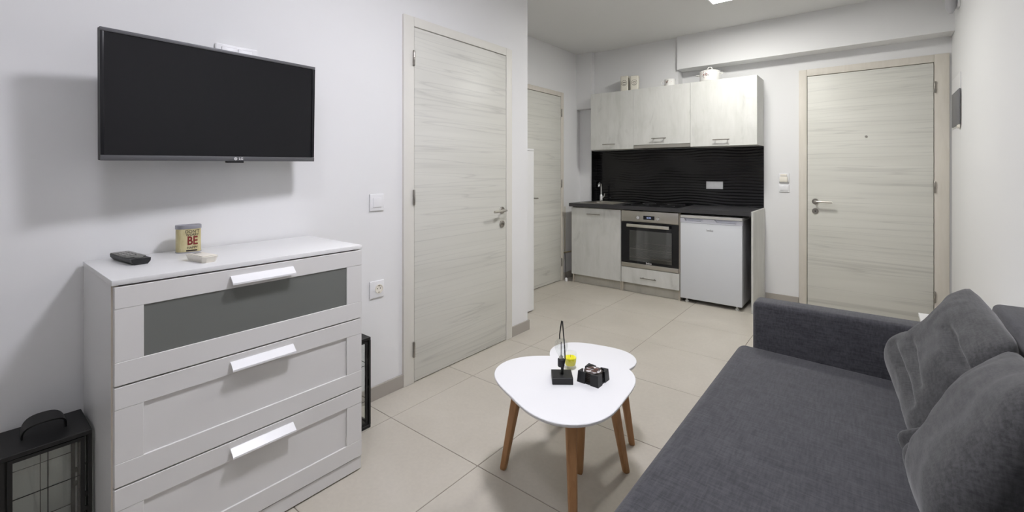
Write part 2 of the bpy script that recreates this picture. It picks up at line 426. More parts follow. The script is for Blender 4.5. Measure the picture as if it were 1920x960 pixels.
# ------------------------------------------------------------------ ceiling lights
def panel_light(name, x0, x1, y0, y1, m, label):
    t = thing(name, ((x0 + x1) / 2, (y0 + y1) / 2, ZC - 0.03), label, 'ceiling light')
    bm = bmesh.new()
    for b in ((x0, x1, y0, y0 + .012), (x0, x1, y1 - .012, y1), (x0, x0 + .012, y0 + .012, y1 - .012), (x1 - .012, x1, y0 + .012, y1 - .012)):
        abox(bm, *b, ZC - 0.03, ZC)
    link('frame', bm, M_PLAST, t)
    box('diffuser', x0 + .0125, x1 - .0125, y0 + .0125, y1 - .0125, ZC - 0.029, ZC - 0.004, m, t)
panel_light('ceiling_panel_light', -1.045, -0.745, 3.690, 3.990, M_LAMPK, 'square white ceiling light panel in front of the kitchen')
panel_light('ceiling_panel_light', -0.90, -0.60, 1.15, 1.45, M_LAMPL, 'square white ceiling light panel above the coffee table')
panel_light('ceiling_panel_light', -0.95, -0.65, -0.10, 0.20, M_LAMPD, 'square white ceiling light panel above the sofa end')

# ================================================================== DRESSER
DX0, DXF = -2.130, -1.685
d = thing('chest_of_drawers', (-1.9, 0.687, 0), 'white three-drawer chest with a frosted glass top drawer', 'dresser')
Y0, Y1 = 0.288, 1.088
box('side_panel', DX0, -1.706, Y0, Y0 + 0.016, 0, 0.934, M_DRES, d, 0.001, 1)
box('side_panel', DX0, -1.706, Y1 - 0.016, Y1, 0, 0.934, M_DRES, d, 0.001, 1)
box('edge_band', -1.706, -1.7045, Y0, Y0 + 0.016, 0, 0.934, M_DREDGE, d)
box('top_panel', DX0, DXF, Y0 - 0.002, Y1 + 0.002, 0.934, 0.950, M_DRES, d, 0.0015)
box('back_panel', DX0, DX0 + 0.005, Y0 + 0.016, Y1 - 0.016, 0.02, 0.934, M_DRES, d)
box('plinth', -1.722, -1.690, Y0 + 0.0165, Y1, 0.006, 0.057, M_DRESF, d, 0.001, 1)
box('gap_shade_block', DX0 + 0.006, -1.712, Y0 + 0.017, Y1 - 0.017, 0.058, 0.930, M_BLK, d)  # black block added inside so the gaps between drawer fronts look shaded
for k, (z0, z1) in enumerate(((0.645, 0.929), (0.354, 0.640), (0.062, 0.349))):
    dr = box('drawer_front', -1.705, -1.692, Y0 + 0.004, Y1, z0, z1, M_DRESF, d)
    dr_bm = bmesh.new()
    ya, yb, za, zb = Y0 + 0.071, Y1 - 0.069, z0 + 0.067, z1 - 0.063
    abox(dr_bm, -1.6922, DXF, Y0 + 0.004, Y1, zb, z1, 0.0012, 1)
    abox(dr_bm, -1.6922, DXF, Y0 + 0.004, Y1, z0, za, 0.0012, 1)
    abox(dr_bm, -1.6922, DXF - 0.0006, Y0 + 0.004, ya, za, zb, 0.0012, 1)
    abox(dr_bm, -1.6922, DXF - 0.0006, yb, Y1, za, zb, 0.0012, 1)
    link('drawer_frame', dr_bm, M_DRESF, dr)
    if k == 0: box('glass_panel', -1.6918, -1.6885, ya, yb, za, zb, M_FROST, dr)
    zt = z1 - 0.021
    poly = [(DXF, zt), (DXF + 0.004, zt), (DXF + 0.028, zt - 0.020), (DXF + 0.028, zt - 0.026), (DXF + 0.024, zt - 0.026), (DXF + 0.003, zt - 0.008), (DXF, zt - 0.008)]
    bm = bmesh.new(); aprism(bm, [(p[0], p[1]) for p in poly], 0.588, 0.798, 'xz')
    link('handle', bm, M_HANDW, dr)

# ------------------------------------------------------------------ things on the dresser
ZD = 0.9502
t = thing('remote_control', (-2.005, 0.388, ZD), 'dark grey remote control lying on the white chest', 'remote control', rz=math.radians(6), local=True)
bm = bmesh.new()
prof = [(-0.027, 0.020), (-0.026, 0.010), (-0.018, 0.0), (0.018, 0.0), (0.026, 0.010), (0.027, 0.020)]
aprism(bm, prof, -0.095, 0.10, 'yz')
link('body', bm, M_BLK, t)
box('face_plate', -0.094, 0.062, -0.0265, 0.0265, 0.0202, 0.024, M_REM, t, 0.0015)
for i in range(4):
    for j in range(3):
        box('key', -0.075 + i * 0.03, -0.058 + i * 0.03, -0.020 + j * 0.0145, -0.010 + j * 0.0145, 0.0242, 0.0262, M_REMB, t)
lathe('round_key', [(0.012, 0.0205), (0.012, 0.0235), (0, 0.0235)], (0.080, 0, 0), M_REM, t, 20)
t = thing('sensor_box', (-1.815, 0.548, ZD), 'small cream plastic device lying near the front of the white chest', 'device', rz=math.radians(8), local=True)
bm = bmesh.new()
aprism(bm, [(-0.062, -0.026), (0.050, -0.026), (0.062, -0.016), (0.062, 0.016), (0.050, 0.026), (-0.062, 0.026)], 0.0, 0.021, 'xy')
for v in bm.verts:
    if v.co.z < 0.01: v.co.x *= 0.82; v.co.y *= 0.82
link('body', bm, M_CREAM, t)
box('lid', -0.056, 0.046, -0.022, 0.022, 0.0212, 0.0235, M_CREAM, t, 0.001)
box('slot', -0.050, -0.030, -0.010, 0.010, 0.0236, 0.0245, M_REMB, t)
# oval tin; its flat side looks back at the room
TA = math.atan2(-0.567, 2.042)      # direction from the tin to the viewer's side of the room
t = thing('oval_tin', (-2.062, 0.575, ZD), 'yellow oval tin printed DON\'T WORRY BE HAPPY', 'tin', rz=TA + math.radians(4), local=True)
A_, B_ = 0.0400, 0.030          # half width (local y), half depth (local x)
def oval(s, z, n=40, e=2.6):
    out = []
    for k in range(n):
        a = 2 * math.pi * k / n; c_, s_ = math.cos(a), math.sin(a)
        out.append((B_ * s * math.copysign(abs(c_) ** (2 / e), c_), A_ * s * math.copysign(abs(s_) ** (2 / e), s_), z))
    return out
def loft(name, rings, m, parent, cap0=True, cap1=True, smooth=0.6):
    bm = bmesh.new(); R = [[bm.verts.new(p) for p in r] for r in rings]; n = len(R[0])
    for A, B in zip(R, R[1:]):
        for k in range(n): bm.faces.new((A[k], A[(k + 1) % n], B[(k + 1) % n], B[k]))
    if cap0: bm.faces.new(R[0][::-1])
    if cap1: bm.faces.new(R[-1])
    return link(name, bm, m, parent, smooth)
loft('can', [oval(1, 0.003), oval(1, 0.092)], M_TINY, t)
loft('bottom_rim', [oval(1.02, 0), oval(1.03, 0.0015), oval(1.02, 0.004)], M_TINL, t)
loft('lid', [oval(1.035, 0.091), oval(1.045, 0.0925), oval(1.045, 0.1035), oval(1.03, 0.105), oval(0.97, 0.105), oval(0.95, 0.103)], M_TINL, t)
def on_oval(name, txt, size, m, yc, zc, sx=1.0, bold=0.0, cx=None):
    me = text_mesh(txt, size, 0.0002, sx * 0.84, bold)
    tb = bmesh.new(); tb.from_mesh(me); bmesh.ops.triangulate(tb, faces=tb.faces[:])
    for _ in range(3): bmesh.ops.subdivide_edges(tb, edges=[e for e in tb.edges if e.calc_length() > 0.003], cuts=1); bmesh.ops.triangulate(tb, faces=tb.faces[:])
    tb.to_mesh(me); tb.free()
    for vv in me.vertices:
        y = yc + vv.co.x; z = zc + vv.co.y
        q = min(abs(y) / A_, 0.999); x = B_ * (1 - q ** 2.6) ** (1 / 2.6)
        vv.co = Vector((x + 0.0006 + vv.co.z, y, z))
    link(name, me, m, t)
YC = 0.0105
on_oval('lettering', "DON'T", 0.0160, M_TXTK, YC, 0.0805, 1.06, 0.0001)
on_oval('lettering', 'WORRY', 0.0125, M_TXTK, YC, 0.0685, 1.06, 0.0001)
on_oval('lettering', 'BE', 0.0445, M_TXTR, YC, 0.0450, 0.86, 0.0012)
on_oval('lettering', 'HAPPY', 0.0125, M_TXTK, YC, 0.0195, 1.10, 0.0001)
bm = bmesh.new()
for k in range(8):
    y0_, y1_ = YC - 0.0197 + k * 0.0044, YC - 0.0197 + (k + 1) * 0.0044
    xs = [B_ * (1 - (abs(y) / A_) ** 2.6) ** (1 / 2.6) + 0.0008 for y in (y0_, y1_)]
    vs = [bm.verts.new(p) for p in ((xs[0], y0_, 0.0065), (xs[1], y1_, 0.0065), (xs[1], y1_, 0.0115), (xs[0], y0_, 0.0115))]
    bm.faces.new(vs)
link('printed_bar', bm, M_TXTK, t)

# ================================================================== TV
tv = thing('television', (-1.972, 0.671, 1.517), 'flat black television mounted on the wall above the white chest', 'television', local=True, ry=math.radians(2.6), rz=math.radians(4.3), rx=math.radians(0.8))
w2, h2 = 0.372, 0.2150
box('back_cover', -0.022, 0.0, -w2, w2, -h2, h2, M_BLK, tv, 0.003)
box('back_bulge', -0.05, -0.022, -0.26, 0.26, -0.17, 0.12, M_BLK, tv, 0.006)
box('bezel', 0.0, 0.008, -w2, w2, h2 - 0.012, h2, M_TVB, tv, 0.001)
box('bezel', 0.0, 0.008, -w2, -w2 + 0.010, -h2 + 0.0182, h2 - 0.012, M_TVF, tv, 0.001)
box('bezel', 0.0, 0.008, w2 - 0.013, w2, -h2 + 0.0182, h2 - 0.012, M_TVF, tv, 0.001)
lip = box('bezel', 0.0, 0.010, -w2, w2, -h2, -h2 + 0.018, M_TVB, tv, 0.0015)
box('screen', 0.0005, 0.004, -w2 + 0.010, w2 - 0.013, -h2 + 0.018, h2 - 0.012, M_TVS, tv)
lathe('logo_emblem', [(0, 0), (0.0058, 0), (0.0058, 0.0006), (0, 0.0006)], (0.0102, 0.035, -h2 + 0.009), M_LOGOW, tv, 20, 'x')
lathe('logo_emblem', [(0.0022, 0.0), (0.0032, 0), (0.0032, 0.0004), (0.0022, 0.0004)], (0.0109, 0.035, -h2 + 0.009), M_TVB, tv, 16, 'x')
lettering('lettering', 'LG', 0.0135, M_LOGOW, tv, (0.0104, 0.055, -h2 + 0.009), (0, 1, 0), (0, 0, 1), bold=0.0003, depth=0.0003)
box('sensor_bar', -0.012, 0.007, 0.005, 0.068, -h2 - 0.007, -h2, M_BLK, tv, 0.002)
box('wall_bracket', -0.160, -0.05, -0.06, 0.06, -0.06, 0.05, M_BLKM, tv, 0.002)

# wall plate behind the top of the TV
t = thing('wall_plate', (XL, 0.772, 1.70), 'glossy white wall plate showing above the television', 'wall plate')
box('plate', XL + 0.0005, XL + 0.012, 0.690, 0.855, 1.715, 1.800, M_PLAST, t, 0.005, 3)
box('insert', XL + 0.012, XL + 0.016, 0.712, 0.770, 1.728, 1.788, M_PLAST, t, 0.003, 2)
box('insert', XL + 0.012, XL + 0.016, 0.775, 0.833, 1.728, 1.788, M_PLAST, t, 0.003, 2)

# switch and socket by door 1
t = thing('light_switch', (XL, 1.475, 1.09), 'square white light switch on the wall left of the tall door', 'switch')
box('plate', XL + 0.0005, XL + 0.009, 1.430, 1.521, 1.043, 1.136, M_PLAST, t, 0.003, 3)
box('rocker', XL + 0.009, XL + 0.0125, 1.448, 1.503, 1.063, 1.116, M_PLAST, t, 0.002)
t = thing('power_socket', (XL, 1.476, 0.61), 'round white power socket low on the wall beside the chest', 'socket')
box('plate', XL + 0.0005, XL + 0.009, 1.431, 1.522, 0.562, 0.656, M_PLAST, t, 0.003, 3)
lathe('cup', [(0.025, 0.0), (0.025, 0.0035), (0.021, 0.0035), (0.020, 0.0005), (0, 0.0005)], (XL + 0.009, 1.487, 0.610), M_CREAM, t, 28, 'x')
for s in (-1, 1): lathe('pin_hole', [(0.0028, 0), (0.0028, 0.0005), (0, 0.0005)], (XL + 0.0097, 1.487 + 0.0095 * s, 0.612), M_DARKHOLE, t, 10, 'x')
for s in (-1, 1): box('earth_clip', XL + 0.0097, XL + 0.0125, 1.483, 1.491, 0.610 + s * 0.0185 - 0.002, 0.610 + s * 0.0185 + 0.002, M_STEEL, t)

# ================================================================== LANTERNS
def lantern(x0, y0, label):
    S, H = 0.195, 0.445
    t = thing('lantern', (x0 + S / 2, y0 + S / 2, 0), label, 'lantern', 'black lanterns either side of the chest', local=True)
    a = S / 2
    box('base', -a, a, -a, a, 0, 0.016, M_BLKM, t, 0.0015, 1)
    box('lid', -a, a, -a, a, H - 0.014, H, M_BLKM, t, 0.0015, 1)
    for sx in (-1, 1):
        for sy in (-1, 1):
            cx, cy = sx * (a - 0.005), sy * (a - 0.005)
            box('post', cx - 0.005, cx + 0.005, cy - 0.005, cy + 0.005, 0.016, H - 0.014, M_BLKM, t)
    for k in range(4):
        R = Matrix.Rotation(k * math.pi / 2, 4, 'Z')
        bm = bmesh.new(); b = a - 0.004; i0 = a - 0.016
        # inner frame of each pane, leaving a slit to the corner post, plus small clips
        for q in ((-i0, -i0 + .010, .019, H - .017), (i0 - .010, i0, .019, H - .017), (-i0 + .01, i0 - .01, .019, .029), (-i0 + .01, i0 - .01, H - .027, H - .017)):
            abox(bm, q[0], q[1], -b, -b + 0.008, q[2], q[3])
        for zc in (0.20, 0.245):
            for s in (-1, 1): abox(bm, s * (a - 0.013) - 0.004, s * (a - 0.013) + 0.004, -b + 0.001, -b + 0.007, zc - 0.007, zc + 0.007)
        f = link('pane_frame', bm, M_BLKM, t); f.data.transform(R)
        bm = bmesh.new(); abox(bm, -i0 + .010, i0 - .010, -b + 0.003, -b + 0.005, .029, H - .027)
        g = link('glass_pane', bm, M_PANE, f); g.data.transform(R)
        bm = bmesh.new()
        abox(bm, -0.0011, 0.0011, -b + 0.0015, -b + 0.0029, .029, H - .027)
        for zc in (0.135, 0.31): abox(bm, -i0 + .010, i0 - .010, -b + 0.0015, -b + 0.0029, zc - 0.0011, zc + 0.0011)
        g = link('glazing_bar', bm, M_BLKM, f); g.data.transform(R)
    # strap handle: wide flat band arched along y
    bm = bmesh.new(); n = 20; rows = []
    for k in range(n + 1):
        u = math.pi * k / n
        for_r = []
        for th in (0.0, 0.004):
            yy, zz = -(0.050 - th) * math.copysign(abs(math.cos(u)) ** 0.75, math.cos(u)), H + (0.048 - th) * abs(math.sin(u)) ** 0.62
            wv = 0.012 + 0.030 * math.sin(u) ** 0.9 if 0 < k < n else 0.014
            for_r.append((bm.verts.new((-wv, yy, zz)), bm.verts.new((wv, yy, zz))))
        rows.append(for_r)
    for A, B in zip(rows, rows[1:]):
        (a0, a1), (a2, a3) = A; (b0, b1), (b2, b3) = B
        for fc in ((a0, a1, b1, b0), (a2, b2, b3, a3), (a0, b0, b2, a2), (a1, a3, b3, b1)): bm.faces.new(fc)
    link('handle', bm, M_BLKM, t, 0.7)
    return t
lantern(-2.124, 0.086, 'black metal lantern with glass panes and strap handle, nearest the camera')
lantern(-2.124, 1.101, 'black metal lantern half hidden behind the chest by the tall door')

# ================================================================== COFFEE TABLES
def rtri(c, a, b, th0, n=72, s=1.0):
    out = []
    for k in range(n):
        th = 2 * math.pi * k / n
        r = (a + b * math.cos(3 * (th - th0)) + 0.0) * s
        out.append((c[0] + r * math.cos(th), c[1] + r * math.sin(th)))
    return out
def coffee_table(c, a, b, th0, H, feet, label, name='coffee_table', leg_in=0.70):
    t = thing(name, (c[0], c[1], 0), label, 'table')
    bm = bmesh.new()
    R = []
    for s, z in ((0.955, H - 0.017), (0.985, H - 0.013), (1.0, H - 0.006), (1.0, H - 0.002), (0.992, H)):
        R.append([bm.verts.new((p[0], p[1], z)) for p in rtri(c, a, b, th0, 72, s)])
    for A, B in zip(R, R[1:]):
        for k in range(72): bm.faces.new((A[k], A[(k + 1) % 72], B[(k + 1) % 72], B[k]))
    bm.faces.new(R[0][::-1]); bm.faces.new(R[-1])
    link('tabletop', bm, M_TTOP, t, 0.5)
    for fx, fy in feet:
        top = Vector((c[0] + (fx - c[0]) * leg_in, c[1] + (fy - c[1]) * leg_in, H - 0.0172)); foot = Vector((fx, fy, 0))
        bm = bmesh.new(); n = 12
        rad = Vector((fx - c[0], fy - c[1], 0)).normalized(); tan = Vector((-rad.y, rad.x, 0))
        rings = []
        for p, r in ((foot, 0.0115), (foot + (top - foot) * 0.015, 0.0135), (top, 0.021)):
            ring = []
            for k in range(n):
                u = 2 * math.pi * k / n; cu, su = math.cos(u), math.sin(u)
                ring.append(bm.verts.new(p + rad * r * math.copysign(abs(cu) ** 0.55, cu) + tan * r * math.copysign(abs(su) ** 0.55, su)))
            rings.append(ring)
        for A, B in zip(rings, rings[1:]):
            for k in range(n): bm.faces.new((A[k], A[(k + 1) % n], B[(k + 1) % n], B[k]))
        bm.faces.new(rings[0][::-1]); bm.faces.new(rings[-1])
        link('leg', bm, M_LEG, t, 0.6)
    return t
T1, T2 = (-0.936, 1.503), (-1.012, 1.838)
coffee_table(T1, 0.272, 0.030, math.radians(-54), 0.44, [(-1.220, 1.466), (-0.757, 1.268), (-0.804, 1.772)], 'larger front white coffee table carrying the bulb lamp and coasters')
coffee_table(T2, 0.196, 0.017, math.radians(43), 0.40, [(-0.953, 1.645), (-0.865, 1.968), (-1.200, 1.895)], 'smaller white coffee table tucked behind the larger one')
ZT = 0.4402
# bulb lamp
t = thing('bulb_lamp', (-0.951, 1.503, ZT), 'black table lamp with a bare glass bulb on a square base', 'lamp', rz=math.radians(37.5), local=True)
box('base', -0.040, 0.040, -0.040, 0.040, 0, 0.025, M_BLK, t, 0.001, 1)
tube('stem', [(0.0, 0, 0.0252), (0.0, 0, 0.055)], 0.0042, M_BLKM, t)
tube('wire_arm', [(0.004, -0.004, 0.0252), (0.004, -0.010, 0.052), (0.011, -0.019, 0.092), (0.0085, -0.012, 0.150), (0.002, 0.0, 0.232), (-0.001, 0.001, 0.233), (-0.0085, 0.004, 0.178), (-0.0085, 0.005, 0.160)], 0.0024, M_BLKM, t)
lathe('bulb_socket', [(0, 0.055), (0.0125, 0.055), (0.0135, 0.058), (0.0135, 0.083), (0.011, 0.085), (0, 0.085)], (-0.003, 0, 0), M_BLK, t, 24)
bl = lathe('bulb', [(0.009, 0.0856), (0.010, 0.092), (0.0135, 0.102), (0.021, 0.115), (0.0262, 0.128), (0.0272, 0.138), (0.0245, 0.150), (0.017, 0.160), (0.008, 0.1645), (0, 0.1655),
    (0, 0.1645), (0.0075, 0.1635), (0.0163, 0.159), (0.0236, 0.1495), (0.0263, 0.138), (0.0253, 0.1283), (0.0201, 0.1155), (0.0127, 0.1027), (0.0092, 0.0925), (0.0082, 0.0856)], (-0.003, 0, 0), M_GLASS, t, 28)
tube('filament_stem', [(-0.003, 0, 0.0857), (-0.003, 0, 0.150)], 0.0016, M_BLKM, bl, 8)
lathe('collar', [(0.0078, 0.0857), (0.0078, 0.094), (0, 0.094)], (-0.003, 0, 0), M_STEEL, bl, 16)
# candle
t = thing('glass_candle', (-0.982, 1.617, ZT), 'yellow candle in a clear glass cup behind the bulb lamp', 'candle', local=True)
lathe('glass_cup', [(0, 0), (0.0235, 0), (0.0255, 0.003), (0.0240, 0.010), (0.0225, 0.013), (0.0265, 0.030), (0.0280, 0.048), (0.0262, 0.062), (0.0268, 0.066), (0.0252, 0.066), (0.0246, 0.062), (0.0264, 0.048), (0.0248, 0.030), (0.0208, 0.0145), (0, 0.0145)], (0, 0, 0), M_GLASS, t, 36)
lathe('wax', [(0, 0.0150), (0.0202, 0.0150), (0.0240, 0.030), (0.0254, 0.044), (0.0243, 0.046), (0, 0.0455)], (0, 0, 0), M_WAX, t, 36)
tube('wick', [(0, 0, 0.0458), (0.0005, 0, 0.056)], 0.0009, M_LEG, t, 6)
# coaster holder + coasters
CX, CY = -0.853, 1.577
t = thing('coaster_holder', (CX, CY, ZT), 'square black coaster holder on the front coffee table', 'coaster holder', local=True)
bm = bmesh.new()
abox(bm, -0.043, 0.043, -0.043, 0.043, 0.0, 0.004)
link('base_plate', bm, M_BLK, t)
for sx in (-1, 1):
    for sy in (-1, 1):
        bm = bmesh.new()
        poly = [(0.0465, 0.0465), (0.0465, 0.012), (0.0405, 0.012), (0.0350, 0.0300), (0.0300, 0.0350), (0.012, 0.0405), (0.012, 0.0465)]
        aprism(bm, [(sx * p[0], sy * p[1]) for p in poly], 0.0, 0.041, 'xy')
        for v in bm.verts:
            if v.co.z > 0.02:
                v.co.x *= 0.93; v.co.y *= 0.93
                if abs(v.co.x) > 0.04 and abs(v.co.y) > 0.04: v.co.z += 0.002
        link('corner_guard', bm, M_BLK, t)
words = ['lowest', 'second lowest', 'third', 'fourth', 'fifth']
for k in range(6):
    z = ZT + 0.0042 + k * 0.0064
    lab = ('round dark coaster with a printed picture, topmost of the stack in the black holder' if k == 5
           else 'plain round dark coaster, %s from the bottom of the stack' % words[k] if k else 'plain round dark coaster at the bottom of the stack')
    c = thing('coaster', (CX, CY, z), lab, 'coaster', 'coasters in the black holder', local=True, rz=0.5 * k)
    lathe('disc', [(0, 0), (0.0345, 0), (0.0358, 0.001), (0.0358, 0.0040), (0.0345, 0.0050), (0, 0.0050)], (0, 0, 0), M_COAST, c, 36)
    if k == 5: lathe('picture', [(0.0300, 0.0052), (0, 0.0052)], (0, 0, 0), M_COASTP, c, 36)

# ================================================================== SOFA
s = thing('sofa', (0.0, 1.42, 0), 'dark grey fabric sofa along the right wall', 'sofa')
YS0, YS1 = 0.42, 2.428
box('base', -0.47, 0.46, YS0, YS1, 0.07, 0.262, M_SOFA, s, 0.02, 3)
bm = bmesh.new(); abox(bm, -0.512, 0.345, YS0 + 0.003, YS1 - 0.003, 0.2625, 0.423, 0.04, 6)
for v in bm.verts:
    if v.co.z > 0.34: v.co.z -= 0.020 * max(0, min(1, (v.co.x + 0.47) / 0.75))     # seat falls gently to the back
link('seat_cushion', bm, M_SOFA, s, True)
box('backrest', 0.347, 0.484, YS0, YS1 - 0.01, 0.2625, 0.775, M_SOFA, s, 0.022, 4, smooth=True)
box('armrest', -0.452, 0.484, YS1 + 0.001, YS1 + 0.130, 0.065, 0.632, M_SOFA, s, 0.024, 5, smooth=True)
box('armrest', -0.452, 0.484, YS0 - 0.131, YS0 - 0.001, 0.065, 0.632, M_SOFA, s, 0.024, 5, smooth=True)
for x in (-0.40, 0.43):
    for y in (YS0 - 0.07, YS1 + 0.07): lathe('leg', [(0, 0), (0.016, 0), (0.020, 0.064), (0, 0.064)], (x, y, 0), M_BLK, s, 16)
# cushions
def cushion(name, label, loc, w, h, th, rz, lean, roll, creases, seed, bulge=(0, 0, 0, 1), sag=0.03, flare=None):
    t = thing(name, loc, label, 'cushion', 'loose cushions on the sofa', local=True)
    N = 64; bm = bmesh.new(); grid = {}
    for side in (-1, 1):
        for i in range(N + 1):
            for j in range(N + 1):
                u, v = -1 + 2 * i / N, -1 + 2 * j / N
                edge = i in (0, N) or j in (0, N)
                if edge and side == 1: grid[(side, i, j)] = grid[(-1, i, j)]; continue
                # pinched outline: sides curve in between soft corners
                rr = 1 - 0.055 * (1 - u * u) * abs(v) ** 3 ; rs = 1 - 0.055 * (1 - v * v) * abs(u) ** 3
                corner = 1 - 0.06 * (abs(u) * abs(v)) ** 5
                x = u * w / 2 * rs * corner; z = v * h / 2 * rr * corner
                if flare and u < 0:
                    lo, hi, v0, v1 = flare; q = max(0, min(1, (v - v0) / (v1 - v0))); q = q * q * (3 - 2 * q)
                    x *= lo + (hi - lo) * q
                prof = (max(0, 1 - abs(u) ** 3.0) * max(0, 1 - abs(v) ** 3.0)) ** 0.52
                y = side * th / 2 * prof
                # filling settles towards the lower edge
                y *= 1.12 - 0.22 * v
                P = Vector((u * 2.2, v * 2.2, seed))
                dd = 0.016 * noise.noise(P * 0.7) + 0.004 * noise.noise(P * 2.0)
                if side == -1:
                    for (u0, v0, u1, v1, dep, sig) in creases:
                        ab = Vector((u1 - u0, v1 - v0)); q = Vector((u - u0, v - v0))
                        k = max(0, min(1, q.dot(ab) / ab.length_squared)); dist = (q - ab * k).length
                        fade = math.sin(math.pi * min(1, max(0, 0.12 + 0.76 * k)))
                        dd -= dep * math.exp(-(dist / sig) ** 2) * fade
                    bu, bv, ba, bs = bulge
                    dd += ba * math.exp(-((u - bu) ** 2 + (v - bv) ** 2) / bs ** 2)
                y += side * dd * min(1, prof * 1.6)
                z -= sag * (1 - abs(v)) * (u * u) * 0.3
                grid[(side, i, j)] = bm.verts.new((x, y, z))
    for side in (-1, 1):
        for i in range(N):
            for j in range(N):
                f = [grid[(side, i, j)], grid[(side, i + 1, j)], grid[(side, i + 1, j + 1)], grid[(side, i, j + 1)]]
                bm.faces.new(f if side == -1 else f[::-1])
    R = Matrix.Rotation(rz, 4, 'Z') @ Matrix.Rotation(lean, 4, 'X') @ Matrix.Rotation(roll, 4, 'Y')
    bm.transform(R)
    zmin = min(v.co.z for v in bm.verts)
    for v in bm.verts:
        v.co.z -= zmin
    link('cover', bm, M_PILL, t, True)
    return t
rad = math.radians
# local: x along the seat (rotated to world y), -y is the face towards the room
cushion('cushion', 'dark grey cushion slumped in the far corner by the armrest', (0.200, 2.070, 0.413), 0.68, 0.450, 0.165, rad(-86), rad(-22), rad(4),
        [(-0.35, -0.30, 0.60, -0.50, 0.035, 0.07), (-0.15, -0.02, 0.55, -0.22, 0.022, 0.06), (0.25, 0.55, 1.0, 0.35, 0.035, 0.07), (-1.0, 0.12, -0.6, 0.0, 0.03, 0.10)], 3.1, (-0.55, -0.45, 0.03, 0.35), flare=(1.0, 0.66, -0.40, 0.30))
cushion('cushion', 'dark grey cushion leaning on the backrest nearest the camera', (0.200, 1.510, 0.412), 0.56, 0.435, 0.145, rad(-94), rad(-25), rad(-10),
        [(-0.58, -1.0, -0.62, 0.0, 0.020, 0.09), (-0.55, -0.35, 0.05, -0.95, 0.022, 0.09)], 9.7, (-0.8, -0.65, 0.03, 0.25), flare=(1.0, 0.70, -0.85, -0.30))
# small white table beyond the armrest
t = thing('side_table', (0.34, 2.94, 0), 'small white side table between the sofa armrest and the entrance door', 'table')
box('tabletop', 0.197, 0.482, 2.62, 3.262, 0.482, 0.50, M_DRES, t, 0.002)
for x in (0.205, 0.450):
    for y in (2.63, 3.23): box('leg', x, x + 0.024, y, y + 0.024, 0, 0.482, M_DRES, t, 0.002)
box('lower_shelf', 0.206, 0.474, 2.655, 3.229, 0.16, 0.172, M_DRES, t)

# ================================================================== KITCHEN
KF = 4.43
def bar_handle(parent, x0, x1, z, y, vertical=False):
    bm = bmesh.new()
    atube(bm, [(x0, y - 0.030, z), (x1, y - 0.030, z)], 0.0048, 10)
    for x in (x0 + 0.022, x1 - 0.022): atube(bm, [(x, y - 0.0005, z), (x, y - 0.028, z)], 0.004, 8)
    link('handle', bm, M_NICKEL, parent, 0.7)
# sink base unit
t = thing('base_cabinet', (-2.37, 4.7, 0), 'whitewashed kitchen base cabinet under the sink', 'cabinet')
boxes('carcass', [(-2.670, -2.654, 4.45, 4.985, 0, 0.863), (-2.086, -2.070, 4.45, 4.985, 0, 0.863), (-2.654, -2.086, 4.45, 4.985, 0.098, 0.114), (-2.654, -2.086, 4.970, 4.985, 0.114, 0.863)], M_KEDGE, t)
dr = box('door', -2.6735, -2.0715, KF, KF + 0.018, 0.098, 0.855, M_KIT, t, 0.0012, 1)
bar_handle(dr, -2.463, -2.303, 0.790, KF)
box('plinth', -2.653, -2.087, 4.470, 4.486, 0.001, 0.097, M_PLINTH, t)
# oven housing with drawer
t = thing('oven_cabinet', (-1.765, 4.7, 0), 'whitewashed kitchen oven housing with a drawer below', 'cabinet')
boxes('carcass', [(-2.0685, -2.0525, 4.4515, 4.985, 0, 0.863), (-1.4745, -1.4585, 4.4515, 4.985, 0, 0.863), (-2.0525, -1.4745, 4.46, 4.985, 0.245, 0.260), (-2.0525, -1.4745, 4.970, 4.985, 0.26, 0.863)], M_KEDGE, t)
dr = box('drawer', -2.0655, -1.4615, KF, KF + 0.018, 0.100, 0.262, M_KIT, t, 0.0012, 1)
bar_handle(dr, -1.846, -1.682, 0.172, KF)
box('plinth', -2.0515, -1.4755, 4.470, 4.486, 0.001, 0.097, M_PLINTH, t)
# oven
o = thing('built_in_oven', (-1.765, 4.7, 0.26), 'steel and black built-in oven under the worktop', 'oven')
X0, X1 = -2.0620, -1.4680
boxes('cavity', [(-2.035, -2.0, 4.452, 4.93, 0.262, 0.735), (-1.53, -1.495, 4.452, 4.93, 0.262, 0.735), (-2.0, -1.53, 4.90, 4.93, 0.262, 0.735), (-2.0, -1.53, 4.452, 4.90, 0.262, 0.31), (-2.0, -1.53, 4.452, 4.90, 0.69, 0.735)], M_OVENIN, o)
cp = box('control_panel', X0, X1, KF - 0.002, KF + 0.020, 0.740, 0.853, M_STEEL, o, 0.002)
for x in (-1.872, -1.665):
    kn = lathe('knob', [(0.019, 0), (0.018, -0.018), (0.016, -0.021), (0, -0.021)], (x, KF - 0.002, 0.787), M_CHROME, cp, 24, 'y')
    box('pointer', x - 0.0015, x + 0.0015, KF - 0.0245, KF - 0.0232, 0.788, 0.803, M_STEEL, kn)
dp = box('display', -1.822, -1.706, KF - 0.0035, KF - 0.0021, 0.769, 0.808, M_DISP, cp)
lettering('lettering', '00:00', 0.020, M_DIGIT, dp, (-1.764, KF - 0.004, 0.7885), (1, 0, 0), (0, 0, 1), depth=0.0002)
bm = bmesh.new()
wx0, wx1, wz0, wz1 = -1.978, -1.533, 0.335, 0.652
for b in ((X0, wx0, 0.311, 0.736), (wx1, X1, 0.311, 0.736), (wx0, wx1, 0.311, wz0), (wx0, wx1, wz1, 0.736)): abox(bm, b[0], b[1], KF - 0.002, KF + 0.020, b[2], b[3])
door = link('door', bm, M_BLKG, o)
